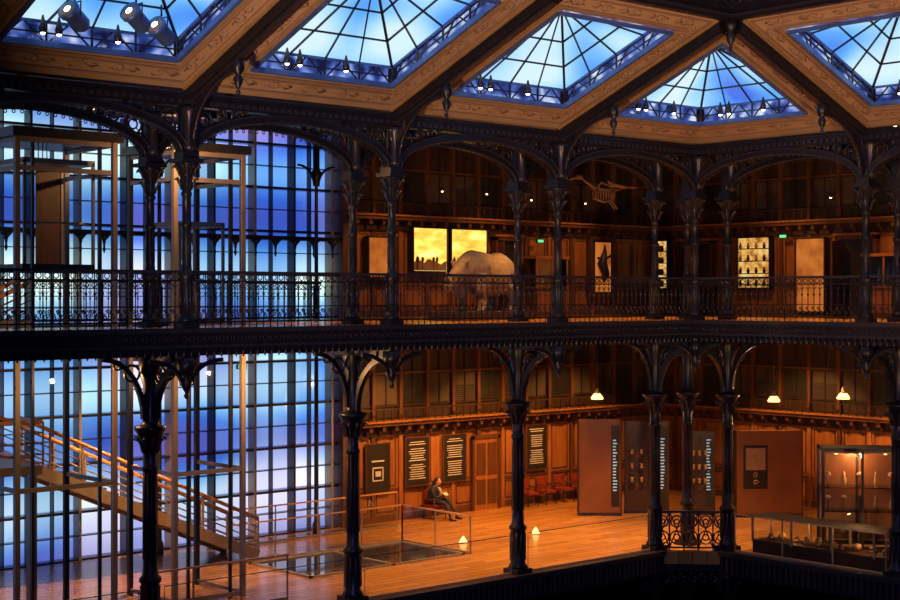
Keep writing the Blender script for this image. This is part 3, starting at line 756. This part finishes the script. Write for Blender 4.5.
for x,y in ((-3.2,5.8),(-.49,5.6)):
    s=MB(); s.lathe([(.11,.02),(.12,.04),(.04,.17),(.015,.2)],LAMPS,seg=12); s.lathe([(.12,0),(.12,.02)],STEELD,seg=12); s.obj('lamp_reflection_glow',(x,y,ZL))  # glowing cones added on the floor in place of lamp reflections in glass
# ------------------------------------------------------------------ chairs
def chair_mesh():
    s=MB()
    s.box(-.25,.25,-.25,.25,.40,.48,RED); s.box(-.25,.25,.2,.28,.48,.9,RED)
    for x in (-.24,.24):
        s.tube([(x,-.24,0),(x,-.24,.64),(x,.24,.66)],.016,STEELD,6); s.tube([(x,.24,0),(x,.26,.88)],.016,STEELD,6)
        s.box(x-.03,x+.03,-.26,.2,.63,.66,WOODM)
    s.box(-.24,.24,-.25,-.22,.34,.4,STEELD)
    return s.mesh('red_chair')
CH=chair_mesh()
PX,PY=-.75,9.85
place(CH,'red_chair',(PX,PY,ZL))
for i in range(4): place(CH,'red_chair',(3.5+i*.85,9.95,ZL))
# ------------------------------------------------------------------ seated person
def remeshed(mb,name,vox,parent=None,loc=(0,0,0),rz=0,mat=None,smooth=4):
    o=mb.obj(name,loc,rz,parent)
    m=o.modifiers.new('fuse','REMESH'); m.mode='VOXEL'; m.voxel_size=vox; m.use_smooth_shade=True
    if smooth:
        q=o.modifiers.new('soften','SMOOTH'); q.factor=.5; q.iterations=smooth
    return o
E=bpy.data.objects.new('seated_visitor',None); E.location=(PX,PY-.02,ZL); E.rotation_euler=(0,0,.35); bpy.context.scene.collection.objects.link(E)
b=MB()
b.tube([(0,.05,.56),(0,.08,.7),(0,.05,.88),(0,-.02,1.02),(0,-.06,1.08)],0,CLOTH,12,radii=[.17,.155,.17,.13,.06],flat=1.25)
b.sphere((0,.04,.57),.19,.17,.12,CLOTH)
for sg in (-1,1):
    b.tube([(sg*.17,-.0,1.0),(sg*.24,-.05,.86),(sg*.24,-.10,.74)],0,CLOTH,10,radii=[.06,.05,.042])
    b.tube([(sg*.24,-.10,.74),(sg*.16,-.22,.72),(sg*.08,-.31,.76)],0,CLOTH,10,radii=[.042,.036,.03])
b.tube([(-.1,.02,.55),(-.12,-.22,.57),(-.12,-.44,.53)],0,CLOTH,12,radii=[.1,.085,.062])
b.tube([(-.12,-.44,.54),(-.13,-.55,.3),(-.14,-.64,.10)],0,CLOTH,10,radii=[.062,.055,.036])
b.tube([(.1,.02,.56),(.08,-.24,.61),(.02,-.48,.60)],0,CLOTH,12,radii=[.1,.085,.062])
b.tube([(.02,-.48,.60),(.0,-.66,.36),(-.02,-.80,.16)],0,CLOTH,10,radii=[.062,.055,.036])
remeshed(b,'body',.018,E)
b=MB()
for cx_,cy_,cz_ in ((-.14,-.68,.045),(-.02,-.84,.10)):
    b.tube([(cx_,cy_+.1,cz_+.01),(cx_,cy_,cz_),(cx_,cy_-.14,cz_-.01)],0,BLACK,10,radii=[.04,.045,.03])
b.obj('shoes',parent=E)
b=MB()
b.tube([(0,-.05,1.04),(0,-.08,1.14)],0,SKIN,10,radii=[.05,.048])
b.sphere((0,-.11,1.2),.075,.09,.115,SKIN); b.tube([(0,-.19,1.21),(0,-.215,1.17),(0,-.19,1.165)],0,SKIN,6,radii=[.01,.016,.012])
b.sphere((0,-.15,1.12),.045,.04,.03,SKIN)
for sg in (-1,1): b.sphere((sg*.078,-.1,1.19),.012,.02,.03,SKIN)
remeshed(b,'head',.009,E,smooth=2)
b=MB()
for sg in (-1,1): b.sphere((sg*.03,-.19,1.205),.011,.008,.007,BLACK,8,5)
b.tube([(-.025,-.193,1.14),(0,-.199,1.138),(.025,-.193,1.14)],.005,RED,5)
b.obj('face_details',parent=E)
b=MB()
b.sphere((0,-.075,1.235),.09,.10,.10,HAIR); b.tube([(0,0,1.22),(0,.03,1.1),(0,.04,.98)],0,HAIR,10,radii=[.08,.07,.04],flat=1.3)
remeshed(b,'hair',.012,E)
b=MB()
for sg in (-1,1):
    b.sphere((sg*.06,-.345,.775),.03,.042,.016,SKIN,10,6)
    for i in range(4):
        ln=(.06,.072,.068,.052)[i]; x0=sg*(.06+(i-1.5)*.016)
        b.tube([(x0,-.375,.78),(x0,-.375-ln*.6,.785),(x0*.9,-.375-ln,.772)],0,SKIN,6,radii=[.0085,.008,.006])
    b.tube([(sg*.035,-.335,.78),(sg*.02,-.36,.80),(sg*.012,-.39,.80)],0,SKIN,6,radii=[.01,.009,.007])
b.obj('hands',parent=E)
b=MB(); 
b.tube([(-.1,-.03,1.03),(0,-.12,1.0),(.1,-.03,1.03),(0,.06,1.05)],.035,CLOTH2,8,closed=True); b.tube([(.02,-.13,1.0),(.05,-.18,.85),(.04,-.17,.72)],.04,CLOTH2,8)
b.obj('scarf',parent=E)
b=MB(); b.add([(-.13,-.42,.80),(0,-.44,.775),(.13,-.42,.80),(.13,-.30,.87),(0,-.32,.845),(-.13,-.30,.87)],[(0,1,4,5),(1,2,3,4)],WHITE); b.obj('open_book',parent=E)
# ------------------------------------------------------------------ rhinoceros (facing -X)
E=bpy.data.objects.new('rhinoceros',None); E.location=(-3.95,4.1,.2); E.rotation_euler=(0,0,math.radians(18)); E.scale=(.93,.93,.95); bpy.context.scene.collection.objects.link(E)
b=MB()
b.tube([(1.45,0,1.15),(1.3,0,1.17),(1.0,0,1.14),(.5,0,1.06),(0,0,1.06),(-.5,0,1.14),(-.85,0,1.22),(-1.15,0,1.2),(-1.4,0,1.1)],0,HIDE,20,radii=[.2,.43,.57,.62,.64,.62,.56,.42,.32],flat=.82)
b.tube([(-1.2,0,1.2),(-1.5,0,1.08),(-1.8,0,.92),(-2.05,0,.76),(-2.22,0,.66)],0,HIDE,16,radii=[.38,.30,.25,.19,.12],flat=.75)
b.sphere((-.75,0,1.55),.35,.25,.2,HIDE)
for sg in (-1,1):
    b.tube([(-.75,sg*.3,1.0),(-.82,sg*.34,.62),(-.72,sg*.34,.38),(-.76,sg*.34,.12),(-.78,sg*.34,.03)],0,HIDE,12,radii=[.27,.19,.14,.125,.16])
    b.tube([(1.0,sg*.3,1.05),(.82,sg*.34,.72),(1.1,sg*.34,.42),(1.02,sg*.34,.14),(1.0,sg*.34,.03)],0,HIDE,12,radii=[.34,.24,.145,.125,.16])
    b.tube([(-1.5,sg*.17,1.28),(-1.48,sg*.23,1.42),(-1.5,sg*.25,1.5)],0,HIDE,8,radii=[.05,.075,.025])
b.tube([(1.5,0,1.3),(1.62,0,1.1),(1.64,0,.75)],0,HIDE,8,radii=[.06,.035,.03])
for x in (-.62,.72):
    b.tube([(x,.56*math.cos(a),1.08+.62*math.sin(a)) for a in [pi*i/12 for i in range(13)]],.045,HIDE,6)
remeshed(b,'body',.04,E,smooth=3)
b=MB()
b.tube([(-2.15,0,.78),(-2.24,0,.95),(-2.2,0,1.16)],0,HORN,10,radii=[.1,.065,.012]); b.tube([(-1.92,0,.95),(-1.96,0,1.05),(-1.93,0,1.14)],0,HORN,8,radii=[.07,.045,.012])
for sg in (-1,1): b.sphere((-1.82,sg*.19,.99),.03,.02,.03,BLACK,8,5)
for x,s_ in ((-.78,1),(1.0,1)):
    for sg in (-1,1):
        for q in (-.08,0,.08): b.sphere((x-.14,sg*.34+q,.06),.05,.04,.05,HORN,8,5)
b.obj('horns_and_toes',parent=E)
s=MB(); s.box(-2.1,2.0,-.7,.7,-.205,.03,WOODD); s.box(-2.15,2.05,-.75,.75,-.205,-.15,WOODM); o=s.obj('plinth',parent=E)
# ------------------------------------------------------------------ hanging bird skeleton
s=MB(); BN=BONED
sp=[(-.75,0,.1),(-.45,0,.02),(-.1,0,.0),(.25,0,.06),(.5,0,.22),(.65,0,.34)]
s.tube(sp,.03,BN,6,radii=[.02,.04,.05,.045,.035,.04])
s.sphere((.72,0,.37),.12,.07,.08,BN); s.tube([(.78,0,.36),(.95,0,.32),(1.05,0,.27)],0,BN,6,radii=[.05,.03,.005])
for i in range(8):
    x=-.3+i*.08; s.ring((x,0,-.13),.15,.018,BN,'x',12,4)
s.tube([(-.3,0,-.3),(.0,0,-.34),(.3,0,-.24)],.035,BN,6)
for sg in (-1,1):
    s.tube([(.2,0,.02),(.15,sg*.35,.2),(-.1,sg*.6,.05),(.15,sg*1.0,.18)],.035,BN,6)
    for i in range(5): s.tube([(.0+.03*i,sg*(.65+.08*i),.08+.02*i),(-.45+.04*i,sg*(.85+.12*i),-.0)],.016,BN,4)
    s.tube([(-.3,sg*.05,0),(-.25,sg*.12,-.35),(-.4,sg*.12,-.55)],.025,BN,5)
for i in range(4): s.tube([(-.7,0,.1),(-1.0,(i-1.5)*.12,.08)],.016,BN,4)
s.tube([(-.4,0,0),(-.4,0,1.8)],.006,STEELD,4); s.tube([(.3,0,.06),(.3,0,1.8)],.006,STEELD,4)
s.obj('hanging_bird_skeleton',(.7,4,3.75),math.radians(150))
def stage_lamp(x,y,z,az):
    s=MB(); M=Matrix.Rotation(az,4,'Z')@Matrix.Rotation(math.radians(60),4,'Y')
    s.lathe([(.10,-.3),(.16,-.22),(.17,.1),(.2,.14),(.2,.22)],STEELB,M=M,seg=14); s.lathe([(.165,.2),(.165,.225)],STEEL,M=M,seg=14); s.sphere((0,0,.22),.07,.07,.03,LAMPW,10,5,M=M)
    s.tube([(0,-.2,0),(0,-.22,.25),(0,.22,.25),(0,.2,0)],.015,STEELD,5); s.tube([(0,0,.25),(0,0,.5)],.02,STEELD,5)
    s.obj('stage_lamp',(x,y,z))
for x,y in ((-19.3,-1.8),(-18.2,-2.0),(-17.5,-1.7),(-19.6,-2.9)): stage_lamp(x,y,zs(-y)+.1,math.radians(200))
s=MB()
for x,y,z in ((-17,5,5.5),(-12.6,2.7,5.5),(-8,3,5.5),(-3,3,5.5),(2,3,5.5),(6,3,5.5),(5,-3,5.5),(5,-8,5.5),(3,6,5.5),(-6,6,5.5),(-12.5,3,4.65),(-16.6,2.6,4.7)):
    s.lathe([(.1,-.1),(.12,0),(.1,.06)],STEELD,x,y,z,10); s.sphere((x,y,z-.11),.07,.07,.04,LAMP,8,5); s.tube([(x,y,z),(x,y,5.56)],.015,STEELD,4)
for x,y,z in ((-1.0,9.2,4.0),(.9,9.2,4.0),(3,9.3,3.9),(5.6,9.3,3.9),(9.3,6.2,3.9),(9.3,2.0,3.9),(9.3,-1.5,3.9)):   # small track spots above the exhibits
    s.tube([(x,y,z),(x,y,5.56)],.012,STEELD,4); s.lathe([(.05,-.08),(.06,0),(.04,.05)],STEELD,x,y,z,8); s.sphere((x,y,z-.08),.035,.035,.03,LAMP,8,5)
s.obj('ceiling_spotlights')
# ------------------------------------------------------------------ lights
WARM=(1,.45,.11); WARM2=(1,.51,.18)
for x,y,tx,ty,e in ((-2.5,7.0,-2.5,10.2,1500),(1.5,7.2,1.8,10.2,1400),(5.5,7.2,5.5,10.2,1000),(7.2,3.5,10.3,3.5,1000),(7.2,-1.5,10.3,-1.5,1500),(7.0,-6.5,10.2,-6.5,1200)):
    light('gallery_downlight',(x,y,-.8),e,WARM,.12,((tx,ty,-6.0),90))
for x,y,e in ((-5.5,3.5,1500),(-1.0,4.0,2200),(3.2,3.5,1700),(3.2,-1.5,700),(3.2,-6,800),(-8.5,3.0,700)):
    light('gallery_downlight',(x,y,-.8),e,WARM2,.12,((x,y,-6.4),95))
for x,y,tx,ty,e in ((-2.5,6.5,-2.5,10.3,430),(1.5,6.5,1.5,10.3,480),(5.5,6.5,5.5,10.3,450),(6.5,4,10.3,4,450),(6.5,-1,10.3,-1,650),(6.5,-6,10.3,-6,500)):
    light('upper_gallery_spot',(x,y,4.9),e,WARM,.12,((tx,ty,.8),60))
for x,y,e in ((-7,2.5,1100),(-2.5,2.5,1500),(3,2.8,1500),(2.8,-3,1500),(2.8,-8,1200)):
    light('upper_gallery_spot',(x,y,4.9),e,WARM,.12,((x,y,0),80))
light('specimen_fill_light',(-5.5,1.8,4.6),220,(1,.65,.35),.1,((-3.8,4.2,1),50))  # unseen lamp added to lighten the rhinoceros
light('lift_lamp',(-12.4,2.5,-1.2),200,WARM2,.05); light('lift_lamp',(-14.3,2.6,3.7),200,WARM2,.05); light('lift_lamp',(-16.8,2.4,-1.2),130,WARM2,.05)
light('stair_fill_light',(-12.5,6.6,-.9),1700,WARM2,.1,((-12.5,8.3,-5.0),110))  # unseen warm lamp added to brighten the stairs
light('showcase_light',(3.85,-2.55,-3.75),75,WARM2,.05); light('counter_light',(2.2,-1.6,-5.5),24,WARM2,.05); light('counter_light',(2.2,-4,-5.5),24,WARM2,.05)
light('ceiling_fill_light',(-30,-12,-4),11500,(1,.58,.29),.5,((-9,-3,6.2),48),.8); light('ceiling_fill_light',(-16,-29,-4),11500,(1,.55,.26),.5,((-2,-6,6.2),48),.8)  # unseen fill lamps added to brighten the sloped ceiling
light('blue_fill_light',(-26,-20,4),3200,(.28,.34,1),.5,((-4,0,1.5),60))  # unseen lamp added to give the ironwork blue highlights
w=bpy.data.worlds.new('night'); bpy.context.scene.world=w; w.use_nodes=True
w.node_tree.nodes['Background'].inputs[0].default_value=(.10,.12,.35,1); w.node_tree.nodes['Background'].inputs[1].default_value=.08
# ------------------------------------------------------------------ camera
cam=bpy.data.cameras.new('camera'); co=bpy.data.objects.new('camera',cam); bpy.context.scene.collection.objects.link(co)
cam.lens=60; cam.sensor_width=36; cam.clip_end=300; cam.shift_y=-3/900
co.location=(-31.91,-25.90,.62); co.rotation_euler=(pi/2,0,math.radians(-41.66))
bpy.context.scene.camera=co
bpy.context.scene.view_settings.view_transform='Standard'
